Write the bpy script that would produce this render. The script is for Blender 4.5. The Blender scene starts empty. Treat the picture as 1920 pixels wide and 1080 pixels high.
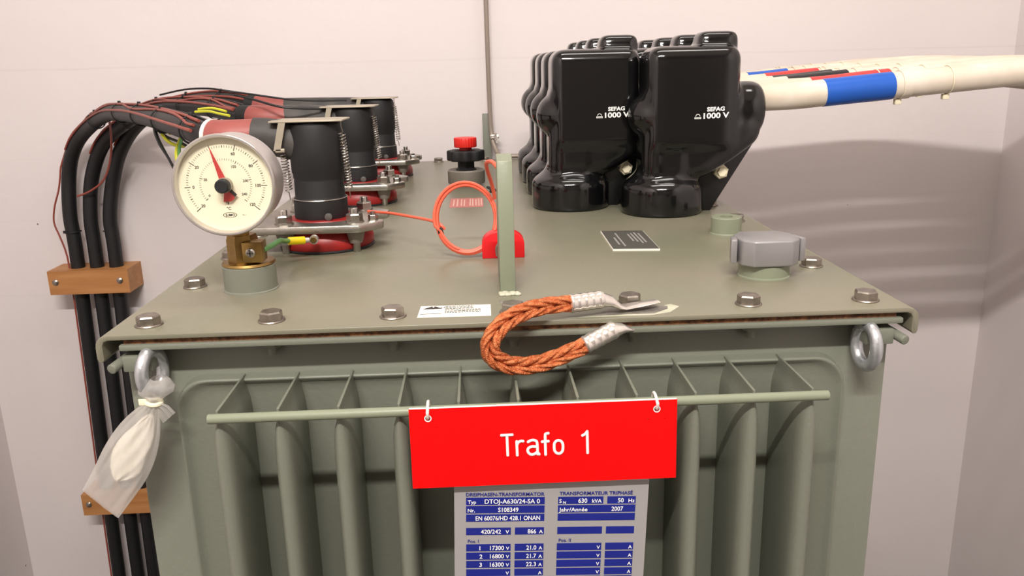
import bpy, bmesh, math, random
from mathutils import Vector, Matrix, Quaternion
random.seed(7)
PI = math.pi
S = bpy.context.scene
ZL = 1.35          # height of the transformer lid above the floor; everything below is written with the lid top at z = 0

# ------------------------------------------------------------------ camera, light, exposure
CP = Vector((-0.02816, -0.74385, 0.23303)); F = 1564.885
yaw, pit, rol = -0.03628, 0.26306, -0.02461
fw = Vector((-math.sin(yaw)*math.cos(pit), math.cos(yaw)*math.cos(pit), -math.sin(pit)))
r0 = Vector((math.cos(yaw), math.sin(yaw), 0)); u0 = r0.cross(fw)
RI = math.cos(rol)*r0 + math.sin(rol)*u0; UP = -math.sin(rol)*r0 + math.cos(rol)*u0
cd = bpy.data.cameras.new('camera'); cam = bpy.data.objects.new('camera', cd); S.collection.objects.link(cam)
cd.sensor_width = 36; cd.lens = F/1920*36; cd.clip_start = 0.02
cam.matrix_world = Matrix(((RI.x, UP.x, -fw.x, CP.x), (RI.y, UP.y, -fw.y, CP.y), (RI.z, UP.z, -fw.z, CP.z), (0, 0, 0, 1)))
S.camera = cam
w = bpy.data.worlds.new('world'); S.world = w; w.use_nodes = True
w.node_tree.nodes['Background'].inputs[0].default_value = (1, .95, .9, 1); w.node_tree.nodes['Background'].inputs[1].default_value = 0.05
def area(name, loc, rot, sx, sy, e, col):
    l = bpy.data.lights.new(name, 'AREA'); l.shape = 'RECTANGLE'; l.size = sx; l.size_y = sy; l.energy = e; l.color = col
    o = bpy.data.objects.new(name, l); S.collection.objects.link(o); o.location = loc; o.rotation_euler = rot; return o
area('tube_lamp', (-0.25, -1.80, 1.95), (math.radians(30), 0, 0), 1.3, 0.08, 104, (1, .945, .895))
area('rear_fill', (0.25, 0.30, 1.95), (math.radians(14), 0, 0), 1.4, 0.30, 16, (1, .945, .895))  # added overhead fill, not a lamp of the room; lifts shade at right
S.view_settings.view_transform = 'Standard'; S.view_settings.look = 'None'; S.view_settings.gamma = 1
S.view_settings.use_curve_mapping = False; S.view_settings.exposure = 0.0

def at(px, py, Y):          # where a sight line of the photograph meets the depth Y
    d = RI*(px-960)/F - UP*(py-540)/F + fw
    return CP + d*((Y-CP.y)/d.y)

# ------------------------------------------------------------------ materials
def lin(h):
    h = h.lstrip('#'); c = [int(h[i:i+2], 16)/255 for i in (0, 2, 4)]
    return tuple((x/12.92 if x <= .04045 else ((x+.055)/1.055)**2.4) for x in c) + (1,)
def mat(name, hexc, rough=.5, metal=0, var=0., vscale=8, bump=0., bscale=60, hex2=None, coat=0, rvar=0., spec=None, stretch=None, aniso=0):
    m = bpy.data.materials.new(name); m.use_nodes = True; nt = m.node_tree; b = nt.nodes['Principled BSDF']
    c = lin(hexc); b.inputs['Base Color'].default_value = c; b.inputs['Roughness'].default_value = rough; b.inputs['Metallic'].default_value = metal
    if coat: b.inputs['Coat Weight'].default_value = coat; b.inputs['Coat Roughness'].default_value = .08
    if spec is not None: b.inputs['Specular IOR Level'].default_value = spec
    tc = nt.nodes.new('ShaderNodeTexCoord'); mp = nt.nodes.new('ShaderNodeMapping'); nt.links.new(tc.outputs['Object'], mp.inputs[0])
    if stretch: mp.inputs['Scale'].default_value = stretch
    n = nt.nodes.new('ShaderNodeTexNoise'); n.inputs['Scale'].default_value = vscale; n.inputs['Detail'].default_value = 6; nt.links.new(mp.outputs[0], n.inputs[0])
    if var or hex2:
        cr = nt.nodes.new('ShaderNodeValToRGB'); cr.color_ramp.elements[0].position = .35; cr.color_ramp.elements[1].position = .68
        c2 = lin(hex2) if hex2 else tuple(x*(1-var) for x in c[:3])+(1,)
        cr.color_ramp.elements[0].color = c2; cr.color_ramp.elements[1].color = c
        nt.links.new(n.outputs[0], cr.inputs[0]); nt.links.new(cr.outputs[0], b.inputs['Base Color'])
    if rvar:
        mr = nt.nodes.new('ShaderNodeMapRange'); mr.inputs[3].default_value = rough-rvar; mr.inputs[4].default_value = rough+rvar
        nt.links.new(n.outputs[0], mr.inputs[0]); nt.links.new(mr.outputs[0], b.inputs['Roughness'])
    if bump:
        n2 = nt.nodes.new('ShaderNodeTexNoise'); n2.inputs['Scale'].default_value = bscale; n2.inputs['Detail'].default_value = 4; nt.links.new(mp.outputs[0], n2.inputs[0])
        bp = nt.nodes.new('ShaderNodeBump'); bp.inputs['Strength'].default_value = bump; bp.inputs['Distance'].default_value = .002
        nt.links.new(n2.outputs[0], bp.inputs['Height']); nt.links.new(bp.outputs[0], b.inputs['Normal'])
    return m
M = {}
M['lid'] = mat('lid_paint', '#7d7767', .32, 0, var=.10, vscale=5, bump=.10, bscale=220, rvar=.07, hex2='#70705e')
M['green'] = mat('green_grey_paint', '#74776a', .42, 0, var=.07, vscale=5, bump=.15, bscale=240)
M['lightgreen'] = mat('pale_green_paint', '#828873', .4, 0, var=.05, vscale=20, bump=.1, bscale=200)
M['cork'] = mat('cork', '#7a5130', .9, 0, hex2='#3d2413', vscale=160, bump=.6, bscale=400)
M['steel'] = mat('stainless_steel', '#b9b4ac', .28, 1, var=.25, vscale=60, bump=.08, bscale=200)
M['zinc'] = mat('galvanised_steel', '#c9cccf', .34, .75, var=.22, vscale=90, bump=.2, bscale=180)
M['boltzinc'] = mat('worn_zinc', '#a59d93', .42, 1, var=.3, vscale=120, bump=.15, bscale=200)
M['alu'] = mat('cast_aluminium', '#b5b1a8', .38, 1, var=.2, vscale=40, bump=.25, bscale=120)
M['strapsteel'] = mat('matt_steel_strip', '#b3aa98', .5, .5, var=.12, vscale=50)
M['brushed'] = mat('brushed_steel', '#d0cac6', .3, .75, var=.15, vscale=60, stretch=(1, 12, 1))
M['tin'] = mat('tinned_copper', '#e2dcd4', .24, .75, var=.12, vscale=90, bump=.12, bscale=120)
M['copper'] = mat('copper_braid', '#e3905f', .42, .8, hex2='#b9633a', vscale=200, bump=.8, bscale=900)
M['brass'] = mat('brass', '#a98a52', .35, 1, var=.3, vscale=60)
M['rubber'] = mat('matt_black_rubber', '#131315', .62, 0, var=.2, vscale=30, bump=.06, bscale=200)
M['cable'] = mat('black_cable', '#151517', .5, 0, var=.25, vscale=30, bump=.1, bscale=150)
M['greycable'] = mat('dusty_dark_cable', '#4c4845', .6, 0, hex2='#2b2a2a', vscale=20, bump=.1, bscale=150)
M['gloss'] = mat('gloss_black_plastic', '#0c0c0d', .12, 0, bump=.03, bscale=40, coat=.25, rvar=.04, vscale=12)
M['flange'] = mat('satin_black_plastic', '#0d0d0e', .35)
M['white_txt'] = mat('white_print', '#eeeeea', .5)
M['whitecable'] = mat('off_white_cable', '#ddd3c4', .42, 0, hex2='#c9bca8', vscale=14, bump=.08, bscale=90)
M['blue'] = mat('blue_tape', '#1157b8', .38, 0, var=.08, vscale=20)
M['redtape'] = mat('red_tape', '#c23a38', .45)
M['blacktape'] = mat('black_tape', '#1b1b1c', .35)
M['redresin'] = mat('red_resin', '#9c1d1b', .42, 0, hex2='#7e1413', vscale=30)
M['redcap'] = mat('red_plastic', '#dd2a20', .4, 0, var=.08, vscale=20)
M['redpad'] = mat('red_painted_block', '#d9161e', .35)
M['signred'] = mat('red_sign_plastic', '#ee0204', .5, spec=.2)
M['sleeve'] = mat('red_heatshrink', '#9e544e', .5, 0, hex2='#8b4641', vscale=20)
M['brownwire'] = mat('red_brown_wire', '#8e4438', .5)
M['orange'] = mat('orange_wire', '#dc6046', .45)
M['nylon'] = mat('cream_nylon', '#e6dfc2', .4)
M['greyplastic'] = mat('grey_diecast', '#9a9899', .40, .5, var=.12, vscale=25, bump=.06)
M['dgrey'] = mat('dark_grey_plastic', '#4b4844', .55, 0, var=.1)
M['gravel'] = mat('grey_casting', '#837c72', .6, .3, var=.15, vscale=30, bump=.3, bscale=150)
M['dial'] = mat('cream_dial', '#f6f0d6', .5)
M['ink'] = mat('black_ink', '#2b2722', .6)
M['inkblue'] = mat('blue_ink', '#15217c', .45)
M['plate'] = mat('grey_white_plate', '#9d9b9a', .42, .1)
M['nameplate'] = mat('dark_nameplate', '#4b4a44', .45)
M['paper'] = mat('white_label', '#ece8dc', .5)
M['pinklabel'] = mat('faded_red_label', '#b46c64', .5)
M['pinklight'] = mat('faded_pink_print', '#cfa69a', .5)
M['wood'] = mat('varnished_wood', '#b9834f', .5, 0, hex2='#a8713f', vscale=6, bump=.12, bscale=80, stretch=(1, 6, 10))
M['scrape'] = mat('scraped_primer', '#6f6a66', .5, .3, hex2='#8f8b80', vscale=70)
M['primer'] = mat('pale_primer', '#c3c0ab', .5, 0, hex2='#a9ab95', vscale=60)
M['yellow'] = mat('yellow_crimp', '#f0d400', .4)
M['ygreen'] = mat('green_insulation', '#5f9a58', .45, 0)
M['ygw'] = mat('yellow_wire', '#c9c92a', .45)
M['whiteband'] = mat('white_band', '#e6ded6', .45)
M['tie'] = mat('natural_nylon_tie', '#dcd6cf', .4)
M['pipegrey'] = mat('grey_conduit', '#978b80', .42, .3, var=.1)
M['floorm'] = mat('grey_screed', '#67625b', .7, 0, var=.12, vscale=3, bump=.2)
M['low_bounce_grey'] = mat('low_bounce_wall_grey', '#8a837c', .6)  # unseen front wall, grey chosen to cut its bounced light and reflections
M['ceil'] = mat('white_ceiling', '#e2dcd2', .8)
M['packet'] = mat('cream_packet', '#efe9da', .6, 0, var=.08, vscale=30)
def wall_mat():
    m = mat('painted_concrete', '#e0d8d7', .72, 0, var=.05, vscale=1.6, bump=.35, bscale=35); nt = m.node_tree; b = nt.nodes['Principled BSDF']
    src = b.inputs['Base Color'].links[0].from_socket
    g = nt.nodes.new('ShaderNodeNewGeometry')
    v = nt.nodes.new('ShaderNodeTexVoronoi'); v.inputs['Scale'].default_value = 11; nt.links.new(g.outputs['Position'], v.inputs[0])
    cm = nt.nodes.new('ShaderNodeMath'); cm.operation = 'LESS_THAN'; cm.inputs[1].default_value = .028; nt.links.new(v.outputs['Distance'], cm.inputs[0])
    sx = nt.nodes.new('ShaderNodeSeparateXYZ'); nt.links.new(g.outputs['Position'], sx.inputs[0])
    sep = nt.nodes.new('ShaderNodeSeparateColor'); nt.links.new(v.outputs['Color'], sep.inputs[0])
    gt = nt.nodes.new('ShaderNodeMath'); gt.operation = 'GREATER_THAN'; gt.inputs[1].default_value = .55; nt.links.new(sep.outputs[0], gt.inputs[0])
    mu = nt.nodes.new('ShaderNodeMath'); mu.operation = 'MULTIPLY'; nt.links.new(cm.outputs[0], mu.inputs[0]); nt.links.new(gt.outputs[0], mu.inputs[1])
    mx = nt.nodes.new('ShaderNodeMix'); mx.data_type = 'RGBA'; mx.inputs[7].default_value = lin('#6b5a50'); nt.links.new(mu.outputs[0], mx.inputs[0]); nt.links.new(src, mx.inputs[6])
    # formwork joints: faint horizontal lines at 1.60 m and every 0.26 m
    prev = mx.outputs[2]
    for zz, wd, st in ((ZL+.25, .0035, .16), (ZL-.13, .002, .07), (ZL-.33, .0025, .08), (ZL+.03, .002, .05)):
        a = nt.nodes.new('ShaderNodeMath'); a.operation = 'SUBTRACT'; a.inputs[1].default_value = zz; nt.links.new(sx.outputs[2], a.inputs[0])
        nn = nt.nodes.new('ShaderNodeTexNoise'); nn.inputs['Scale'].default_value = 7; nt.links.new(g.outputs['Position'], nn.inputs[0])
        ns = nt.nodes.new('ShaderNodeMath'); ns.operation = 'MULTIPLY_ADD'; ns.inputs[1].default_value = .01; nt.links.new(nn.outputs[0], ns.inputs[0]); nt.links.new(a.outputs[0], ns.inputs[2])
        ab = nt.nodes.new('ShaderNodeMath'); ab.operation = 'ABSOLUTE'; nt.links.new(ns.outputs[0], ab.inputs[0])
        mr = nt.nodes.new('ShaderNodeMapRange'); mr.inputs[1].default_value = 0; mr.inputs[2].default_value = wd; mr.inputs[3].default_value = st; mr.inputs[4].default_value = 0
        nt.links.new(ab.outputs[0], mr.inputs[0])
        k = nt.nodes.new('ShaderNodeMath'); k.operation = 'MULTIPLY'; nt.links.new(mr.outputs[0], k.inputs[0]); nt.links.new(nn.outputs[0], k.inputs[1])
        m2 = nt.nodes.new('ShaderNodeMix'); m2.data_type = 'RGBA'; m2.inputs[7].default_value = lin('#7a6a60'); nt.links.new(k.outputs[0], m2.inputs[0]); nt.links.new(prev, m2.inputs[6]); prev = m2.outputs[2]
    nt.links.new(prev, b.inputs['Base Color'])
    return m
M['wall'] = wall_mat()
def sheer(name, col, alpha, gloss, grough, trans):
    m = bpy.data.materials.new(name); m.use_nodes = True; nt = m.node_tree; nt.nodes.remove(nt.nodes['Principled BSDF']); out = nt.nodes['Material Output']
    t = nt.nodes.new('ShaderNodeBsdfTransparent'); t.inputs[0].default_value = (.97, .97, .96, 1)
    d = nt.nodes.new('ShaderNodeBsdfDiffuse'); d.inputs[0].default_value = lin(col); tl = nt.nodes.new('ShaderNodeBsdfTranslucent'); tl.inputs[0].default_value = lin(col)
    g = nt.nodes.new('ShaderNodeBsdfGlossy'); g.inputs['Roughness'].default_value = grough
    a = nt.nodes.new('ShaderNodeMixShader'); a.inputs[0].default_value = trans; nt.links.new(d.outputs[0], a.inputs[1]); nt.links.new(tl.outputs[0], a.inputs[2])
    b = nt.nodes.new('ShaderNodeMixShader'); b.inputs[0].default_value = alpha; nt.links.new(t.outputs[0], b.inputs[1]); nt.links.new(a.outputs[0], b.inputs[2])
    c = nt.nodes.new('ShaderNodeMixShader'); c.inputs[0].default_value = gloss; nt.links.new(b.outputs[0], c.inputs[1]); nt.links.new(g.outputs[0], c.inputs[2])
    n = nt.nodes.new('ShaderNodeTexNoise'); n.inputs['Scale'].default_value = 60; n.inputs['Detail'].default_value = 5; n.inputs['Distortion'].default_value = 1.5
    bp = nt.nodes.new('ShaderNodeBump'); bp.inputs['Strength'].default_value = .9 if alpha > 0 else 0; bp.inputs['Distance'].default_value = .006; nt.links.new(n.outputs[0], bp.inputs['Height'])
    nt.links.new(bp.outputs[0], g.inputs['Normal']); nt.links.new(c.outputs[0], out.inputs[0]); return m
M['glass'] = sheer('clear_cover_glass', '#ffffff', 0.0, .04, .03, 0)
M['film'] = sheer('clear_polythene', '#f6f1ec', .36, .15, .16, .45)

# ------------------------------------------------------------------ mesh helpers
def V(*a): return Vector(a)
def frame(d):
    d = d.normalized(); a = Vector((0, 0, 1)) if abs(d.z) < .95 else Vector((0, 1, 0))
    x = a.cross(d).normalized(); return x, d.cross(x)
class B:
    def __init__(s): s.bm = bmesh.new()
    def ring(s, c, x, y, r, n, ry=None, ph=0):
        ry = r if ry is None else ry
        return [s.bm.verts.new(c + x*(r*math.cos(2*PI*k/n+ph)) + y*(ry*math.sin(2*PI*k/n+ph))) for k in range(n)]
    def skin(s, rings, cap=True, closed=False):
        n = len(rings[0]); R = rings + ([rings[0]] if closed else [])
        for a, b in zip(R, R[1:]):
            for k in range(n):
                try: s.bm.faces.new((a[k], a[(k+1) % n], b[(k+1) % n], b[k]))
                except ValueError: pass
        if cap and not closed:
            s.bm.faces.new(rings[0][::-1]); s.bm.faces.new(rings[-1])
        return s
    def lathe(s, prof, c=V(0, 0, 0), ax=V(0, 0, 1), n=40, cap=True, ph=0, closed=False):    # prof: (radius, height along the axis)
        c = Vector(c); ax = Vector(ax).normalized(); x, y = frame(ax)
        return s.skin([s.ring(c+ax*h, x, y, max(r, 1e-5), n, ph=ph) for r, h in prof], cap, closed)
    def cyl(s, a, b, r, n=20, bev=0., ph=0, r2=None):
        a, b = Vector(a), Vector(b); L = (b-a).length; r2 = r if r2 is None else r2
        p = [(r, 0), (r2, L)] if not bev else [(r-bev, 0), (r-bev*.3, bev*.3), (r, bev), (r2, L-bev), (r2-bev*.3, L-bev*.3), (r2-bev, L)]
        return s.lathe(p, a, b-a, n, ph=ph)
    def box(s, lo, hi, bev=0., mtx=None, seg=2):
        t = bmesh.new(); bmesh.ops.create_cube(t, size=1)
        lo, hi = Vector(lo), Vector(hi); c = (lo+hi)/2; d = hi-lo
        for v in t.verts: v.co = Vector((v.co.x*d.x, v.co.y*d.y, v.co.z*d.z)) + c
        if bev: bmesh.ops.bevel(t, geom=t.edges[:], offset=bev, segments=seg, affect='EDGES', profile=.5)
        return s.merge(t, mtx)
    def merge(s, t, mtx=None):
        if mtx is not None: t.transform(mtx)
        mp = {}
        for v in t.verts: mp[v] = s.bm.verts.new(v.co)
        for f in t.faces:
            try: s.bm.faces.new([mp[v] for v in f.verts])
            except ValueError: pass
        t.free(); return s
    def prism(s, pts, o, x, y, d, bev=0., seg=2):      # 2D polygon placed at o along x, y, thickness vector d
        o, x, y, d = map(Vector, (o, x, y, d)); t = bmesh.new()
        a = [t.verts.new(o+x*p[0]+y*p[1]) for p in pts]; b = [t.verts.new(v.co+d) for v in a]; n = len(a)
        t.faces.new(a[::-1]); t.faces.new(b)
        for k in range(n): t.faces.new((a[k], a[(k+1) % n], b[(k+1) % n], b[k]))
        bmesh.ops.recalc_face_normals(t, faces=t.faces[:])
        if bev: bmesh.ops.bevel(t, geom=[e for e in t.edges if e.calc_face_angle(0) > .3], offset=bev, segments=seg, affect='EDGES', profile=.5)
        return s.merge(t)
    def tube(s, pts, r, n=12, smooth=4, cap=True, flat=1., closed=False):
        P = curve(pts, smooth, closed) if smooth > 1 else [Vector(p) for p in pts]
        m = len(P); rr = r if callable(r) else (lambda t: r)
        tan = [((P[(i+1) % m]-P[i-1]) if closed else (P[min(i+1, m-1)]-P[max(i-1, 0)])).normalized() for i in range(m)]
        x, y = frame(tan[0]); rings = []
        for i in range(m):
            if i: q = tan[i-1].rotation_difference(tan[i]); x = q @ x; y = q @ y
            R = rr(i/max(m-1, 1)); rings.append(s.ring(P[i], x, y, R, n, R*flat))
        return s.skin(rings, cap, closed)
    def torus(s, c, ax, R, r, n=32, m=12, sz=1.):
        c = Vector(c); x, y = frame(Vector(ax)); ax = Vector(ax).normalized(); rings = []
        for k in range(n):
            a = 2*PI*k/n; d = x*math.cos(a) + y*math.sin(a)*1; p = x*(R*math.cos(a)) + y*(R*sz*math.sin(a))
            rings.append(s.ring(c+p, d, ax, r, m))
        return s.skin(rings, closed=True)
    def sphere(s, c, r, n=16, m=10, sc=(1, 1, 1)):
        c = Vector(c); t = bmesh.new(); bmesh.ops.create_uvsphere(t, u_segments=n, v_segments=m, radius=r)
        for v in t.verts: v.co = Vector((v.co.x*sc[0], v.co.y*sc[1], v.co.z*sc[2])) + c
        return s.merge(t)
    def hexhead(s, c, ax, R, h, ph=0.):        # bolt head with chamfered top
        c = Vector(c); ax = Vector(ax).normalized()
        s.lathe([(R, 0), (R, h*.82), (R*.9, h)], c, ax, 6, ph=ph); return s
    def poly(s, pts):
        s.bm.faces.new([s.bm.verts.new(Vector(p)) for p in pts]); return s
def curve(pts, k, closed=False):
    P = [Vector(p) for p in pts]; out = []; m = len(P)
    for i in range(m if closed else m-1):
        a, b, c, d = (P[i-1], P[i], P[(i+1) % m], P[(i+2) % m]) if closed else (P[max(i-1, 0)], P[i], P[i+1], P[min(i+2, m-1)])
        for j in range(k):
            t = j/k; out.append(.5*((2*b)+(c-a)*t+(2*a-5*b+4*c-d)*t*t+(3*b-a-3*c+d)*t**3))
    if not closed: out.append(P[-1])
    return out
def link(name, me, m, parent=None):
    o = bpy.data.objects.new(name, me); S.collection.objects.link(o)
    if m is not None and not me.materials: me.materials.append(M[m])
    if parent is not None:
        o.parent = parent
        if parent.type == 'EMPTY': o.matrix_parent_inverse = Matrix.Translation(-WORLD[parent.name])
    WORLD[o.name] = Vector((0, 0, 0)) if parent is None else WORLD[parent.name]
    return o
WORLD = {}
def obj(name, b, m, parent=None, smooth=True, angle=38):
    bm = b.bm; bmesh.ops.recalc_face_normals(bm, faces=bm.faces[:]); me = bpy.data.meshes.new(name)
    if smooth:
        for f in bm.faces: f.smooth = True
        for e in bm.edges:
            if len(e.link_faces) != 2 or e.calc_face_angle(0) > math.radians(angle): e.smooth = False
    bm.to_mesh(me); bm.free(); return link(name, me, m, parent)
def thing(name, label, cat, loc, group=None):
    o = bpy.data.objects.new(name, None); S.collection.objects.link(o); o.empty_display_size = .02; o.location = loc; WORLD[o.name] = Vector(loc)
    return tag(o, label, cat, group)
def tag(o, label, cat, group=None):
    o['label'] = label; o['category'] = cat
    if group: o['group'] = group
    return o
def struct(name, b, m, parent=None):
    o = obj(name, b, m, parent, smooth=False)
    if parent is None: o['kind'] = 'structure'
    return o
def copy_tree(o, parent=None):
    c = o.copy(); S.collection.objects.link(c); c.parent = parent; c.matrix_parent_inverse = o.matrix_parent_inverse.copy()
    for ch in list(o.children): copy_tree(ch, c)
    return c
def text(b, s, o, x, y, h, width=None, align='l', bold=0.):     # adds flat lettering: cap height h, at o along x, y
    cu = bpy.data.curves.new('t', 'FONT'); cu.body = s; cu.size = 1; cu.offset = bold; cu.resolution_u = 3
    t = bpy.data.objects.new('t', cu); S.collection.objects.link(t); dg = bpy.context.evaluated_depsgraph_get()
    me = bpy.data.meshes.new_from_object(t.evaluated_get(dg)); xs = [v.co.x for v in me.vertices]
    if xs:
        k = h/.72; x0, x1 = min(xs), max(xs); kx = k if width is None else width/(x1-x0); W = (x1-x0)*kx
        off = {'l': 0, 'c': -W/2, 'r': -W}[align]; o, x, y = Vector(o), Vector(x), Vector(y)
        vs = [b.bm.verts.new(o + x*((v.co.x-x0)*kx+off) + y*(v.co.y*k)) for v in me.vertices]
        for p in me.polygons:
            try: b.bm.faces.new([vs[i] for i in p.vertices])
            except ValueError: pass
    bpy.data.objects.remove(t); bpy.data.curves.remove(cu); bpy.data.meshes.remove(me)
def rrect(x0, x1, y0, y1, r, n=6):
    out = []
    for cx, cy, a in ((x1-r, y1-r, 0), (x0+r, y1-r, 90), (x0+r, y0+r, 180), (x1-r, y0+r, 270)):
        for k in range(n+1): t = math.radians(a+90*k/n); out.append((cx+r*math.cos(t), cy+r*math.sin(t)))
    return out
X, Y, Z = V(1, 0, 0), V(0, 1, 0), V(0, 0, 1)

# ------------------------------------------------------------------ the room
YW = 1.46; XL, XR, YF, ZC = -1.372, 1.378, -2.9, 2.05
struct('floor', B().box((XL-1.2, YF-.1, -ZL-.1), (XR+.1, YW+.1, -ZL)), 'floorm')
struct('ceiling', B().box((XL-1.2, YF-.1, ZC), (XR+.1, YW+.1, ZC+.1)), 'ceil')
struct('wall_back', B().box((XL-1.2, YW, -ZL), (XR+.1, YW+.1, ZC)), 'wall')
struct('wall_left', B().box((XL-.1, YF-.1, -ZL), (XL, YW, ZC)), 'wall')
struct('wall_right', B().box((XR, YF-.1, -ZL), (XR+.1, YW, ZC)), 'wall')
struct('wall_front', B().box((XL-1.2, YF-.1, -ZL), (XR+.1, YF, ZC)), 'low_bounce_grey')

# ------------------------------------------------------------------ transformer body
T = thing('transformer', 'green-grey oil transformer with a flat bolted lid and vertical cooling fins', 'transformer', (0, .68, -ZL))
LX = .3865; LL = 1.375
prof = [(-LX, -.0225), (-LX+.0015, -.0258), (-LX+.0045, -.0262), (-LX+.0062, -.0235)]
prof += [(-LX+.0062, -.0098), (-LX+.008, -.0062), (-LX+.0115, -.0048)]
prof += [(-p[0], p[1]) for p in prof[::-1]]
top = [(LX-.011*(1-math.cos(t)), -.011*(1-math.sin(t))) for t in [math.radians(a) for a in (0, 20, 40, 60, 90)]]
prof = prof + [(LX, -.0115)] + [(x, z) for x, z in top[1:]] + [(-x, z) for x, z in top[::-1][:-1]] + [(-LX, -.0115)]
lid = obj('lid', B().prism(prof, (0, 0, 0), X, Z, (0, LL, 0), bev=.0006), 'lid', T, angle=50)
obj('gasket', B().box((-.362, .004, -.0100), (.366, LL-.02, -.0045)), 'cork', T)
obj('tank_flange', B().box((-.366, .0005, -.0158), (.372, LL-.01, -.0099), .0015), 'green', T)
# tank, its radiator panel and the fins
tk = B().box((-.3745, .03, -ZL+.14), (.3745, 1.33, -.0155), .004)
tk.box((-.33, .05, -ZL+.06), (-.24, 1.31, -ZL+.14), .004).box((.24, .05, -ZL+.06), (.33, 1.31, -ZL+.14), .004)
obj('tank', tk, 'green', T)
for yy_ in (.15, 1.2):
    for xx in (-.285, .285): obj('wheel', B().cyl((xx-.03, yy_, -ZL+.07), (xx+.03, yy_, -ZL+.07), .07, 28, .005), 'dgrey', T)
pb = B(); t = bmesh.new(); out = rrect(-.327, .327, -1.05, -.0525, .03, 8)
rg = []
for inset, y in ((-.0010, .031), (0, .0185), (.0006, .0165), (.0018, .0158), (.0032, .0165), (.0060, .0195), (.0110, .0215), (.018, .0220)):
    rg.append([pb.bm.verts.new((x*(1-inset/.327), y, z-(-.551)) if 0 else (x*(1-inset/.327), y, (z+.551)*(1-inset/.498)-.551)) for x, z in out])
pb.skin(rg, cap=False); pb.bm.faces.new(rg[-1])
obj('radiator_panel', pb, 'green', T, angle=60)
def fin_mesh():
    b = B(); rings = []
    for z, h, yo in ((-.0500, .0012, -.0685), (-.0560, .0016, -.0690), (-.0620, .0022, -.0690), (-.067, .0040, -.0690), (-.073, .0060, -.0692), (-.083, .0076, -.0696), (-.10, .0084, -.0700), (-.60, .0086, -.0700), (-1.03, .0086, -.0700)):
        r = min(h*1.9, .0165); hb = h*.55; pts = [(-hb, .0235), (-h*.8, .0), (-h, yo+r+.012), (-h*.985, yo+r)] + [(-h*math.cos(a), yo+r-r*math.sin(a)) for a in [PI*k/8 for k in range(1, 8)]] + [(h*.985, yo+r), (h, yo+r+.012), (h*.8, .0), (hb, .0235)]
        rings.append([b.bm.verts.new((x, y, z)) for x, y in pts])
    return b.skin(rings)
f0 = None
for k in range(11):
    x = -.2605+.052*k
    if f0 is None: f0 = obj('fin', fin_mesh(), 'green', T, angle=50); f0.location.x = x
    else:
        f = f0.copy(); S.collection.objects.link(f); f.parent = T; f.matrix_parent_inverse = f0.matrix_parent_inverse.copy(); f.location.x = x
obj('fin_rail', B().cyl((-.267, -.0725, -.0550), (.272, -.0725, -.0550), .0044, 16, .0006), 'lightgreen', T)
# underside: nut stubs, brackets and locating pins
for x in (-.2315, -.1155, 0, .116, .2315):
    obj('nut', B().hexhead((x, .022, -.0158), (0, 0, -1), .0085, .008).cyl((x, .022, -.02), (x, .022, -.031), .0045, 12), 'green', T)
for s in (-1, 1):
    b = B().box((s*.352-.014, .003, -.0375), (s*.352+.014, .03, -.0215), .002)
    obj('bracket', b, 'green', T)
    obj('locating_pin', B().cyl((s*.3625, .03, -.0255), (s*.3735, -.004, -.0315), .0048, 16, .001), 'green', T)
# bolts round the lid
def bolt(x, y, rot):
    b = B().hexhead((x, y, .0018), Z, .0112, .0082, rot)
    o = obj('bolt', b, 'boltzinc', T, angle=25); obj('washer', B().lathe([(.0128, 0), (.0130, .0008), (.0124, .0018)], (x, y, 0), n=28), 'boltzinc', o)
for i, x in enumerate((-.3475, -.2315, -.1155, 0, .117, .2310, .3475)): bolt(x, .047 if i == 4 else .0305, (.2, .55, .9, .4, .15, .6, .3)[i])
for k in range(1, 10):
    y = .0305+.1425*k
    if y < 1.33: bolt(-.3495, y, .3*k); bolt(.3495, y, .25*k+.4)
for i, x in enumerate((-.2315, -.1155, 0, .117, .2310)): bolt(x-.012, 1.352, .4*i)
# lifting lug, filler neck, sleeves
lug = [(.098, 0), (.098, .080), (.110, .137), (.128, .143), (.158, .120), (.182, .06), (.190, 0)]
lb = B().prism(lug, (-.0098, 0, 0), Y, Z, (.0160, 0, 0), bev=.0010)
obj('lifting_lug', lb, 'lightgreen', T, angle=30)
wb = B()
for i in range(16):
    wb.sphere((random.uniform(-.010, .012), .094+random.uniform(-.004, .006), .001), random.uniform(.002, .0042), 10, 6, (1.2, 1, .7))
obj('weld_bead', wb, 'primer', T)
obj('scraped_patch', B().prism([(-.012, .074), (.016, .07), (.022, .052), (.004, .047), (-.010, .056)], (0, 0, -.0004), X, Y, (0, 0, .0006)), 'scrape', T, smooth=False)
obj('scraped_patch', B().prism([(.078, .011), (.134, .010), (.150, .024), (.152, .034), (.120, .038), (.092, .030)], (0, 0, -.0004), X, Y, (0, 0, .0006)), 'scrape', T, smooth=False)
obj('primer_patch', B().prism([(.062, .006), (.13, .0055), (.150, .013), (.163, .031), (.156, .040), (.149, .036), (.147, .024), (.128, .012), (.08, .0085)], (0, 0, -.0004), X, Y, (0, 0, .0005)), 'primer', T, smooth=False)
def lib_pipe(name, x, y, r, h, m, hole):
    p = [(r+.0015, -.001), (r+.0012, .0012), (r, .0022), (r, h-.001), (r-.001, h)]
    if hole: p += [(hole, h), (hole-.0005, h-.012)]
    return obj(name, B().lathe(p, (x, y, 0)), m, T)
lib_pipe('thermometer_pocket', -.2826, .156, .0282, .0285, 'green', 0)
lib_pipe('filler_neck', .2830, .141, .0275, .0150, 'lightgreen', .02)
lib_pipe('threaded_boss', .3085, .372, .0205, .0235, 'lightgreen', .0085)
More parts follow.
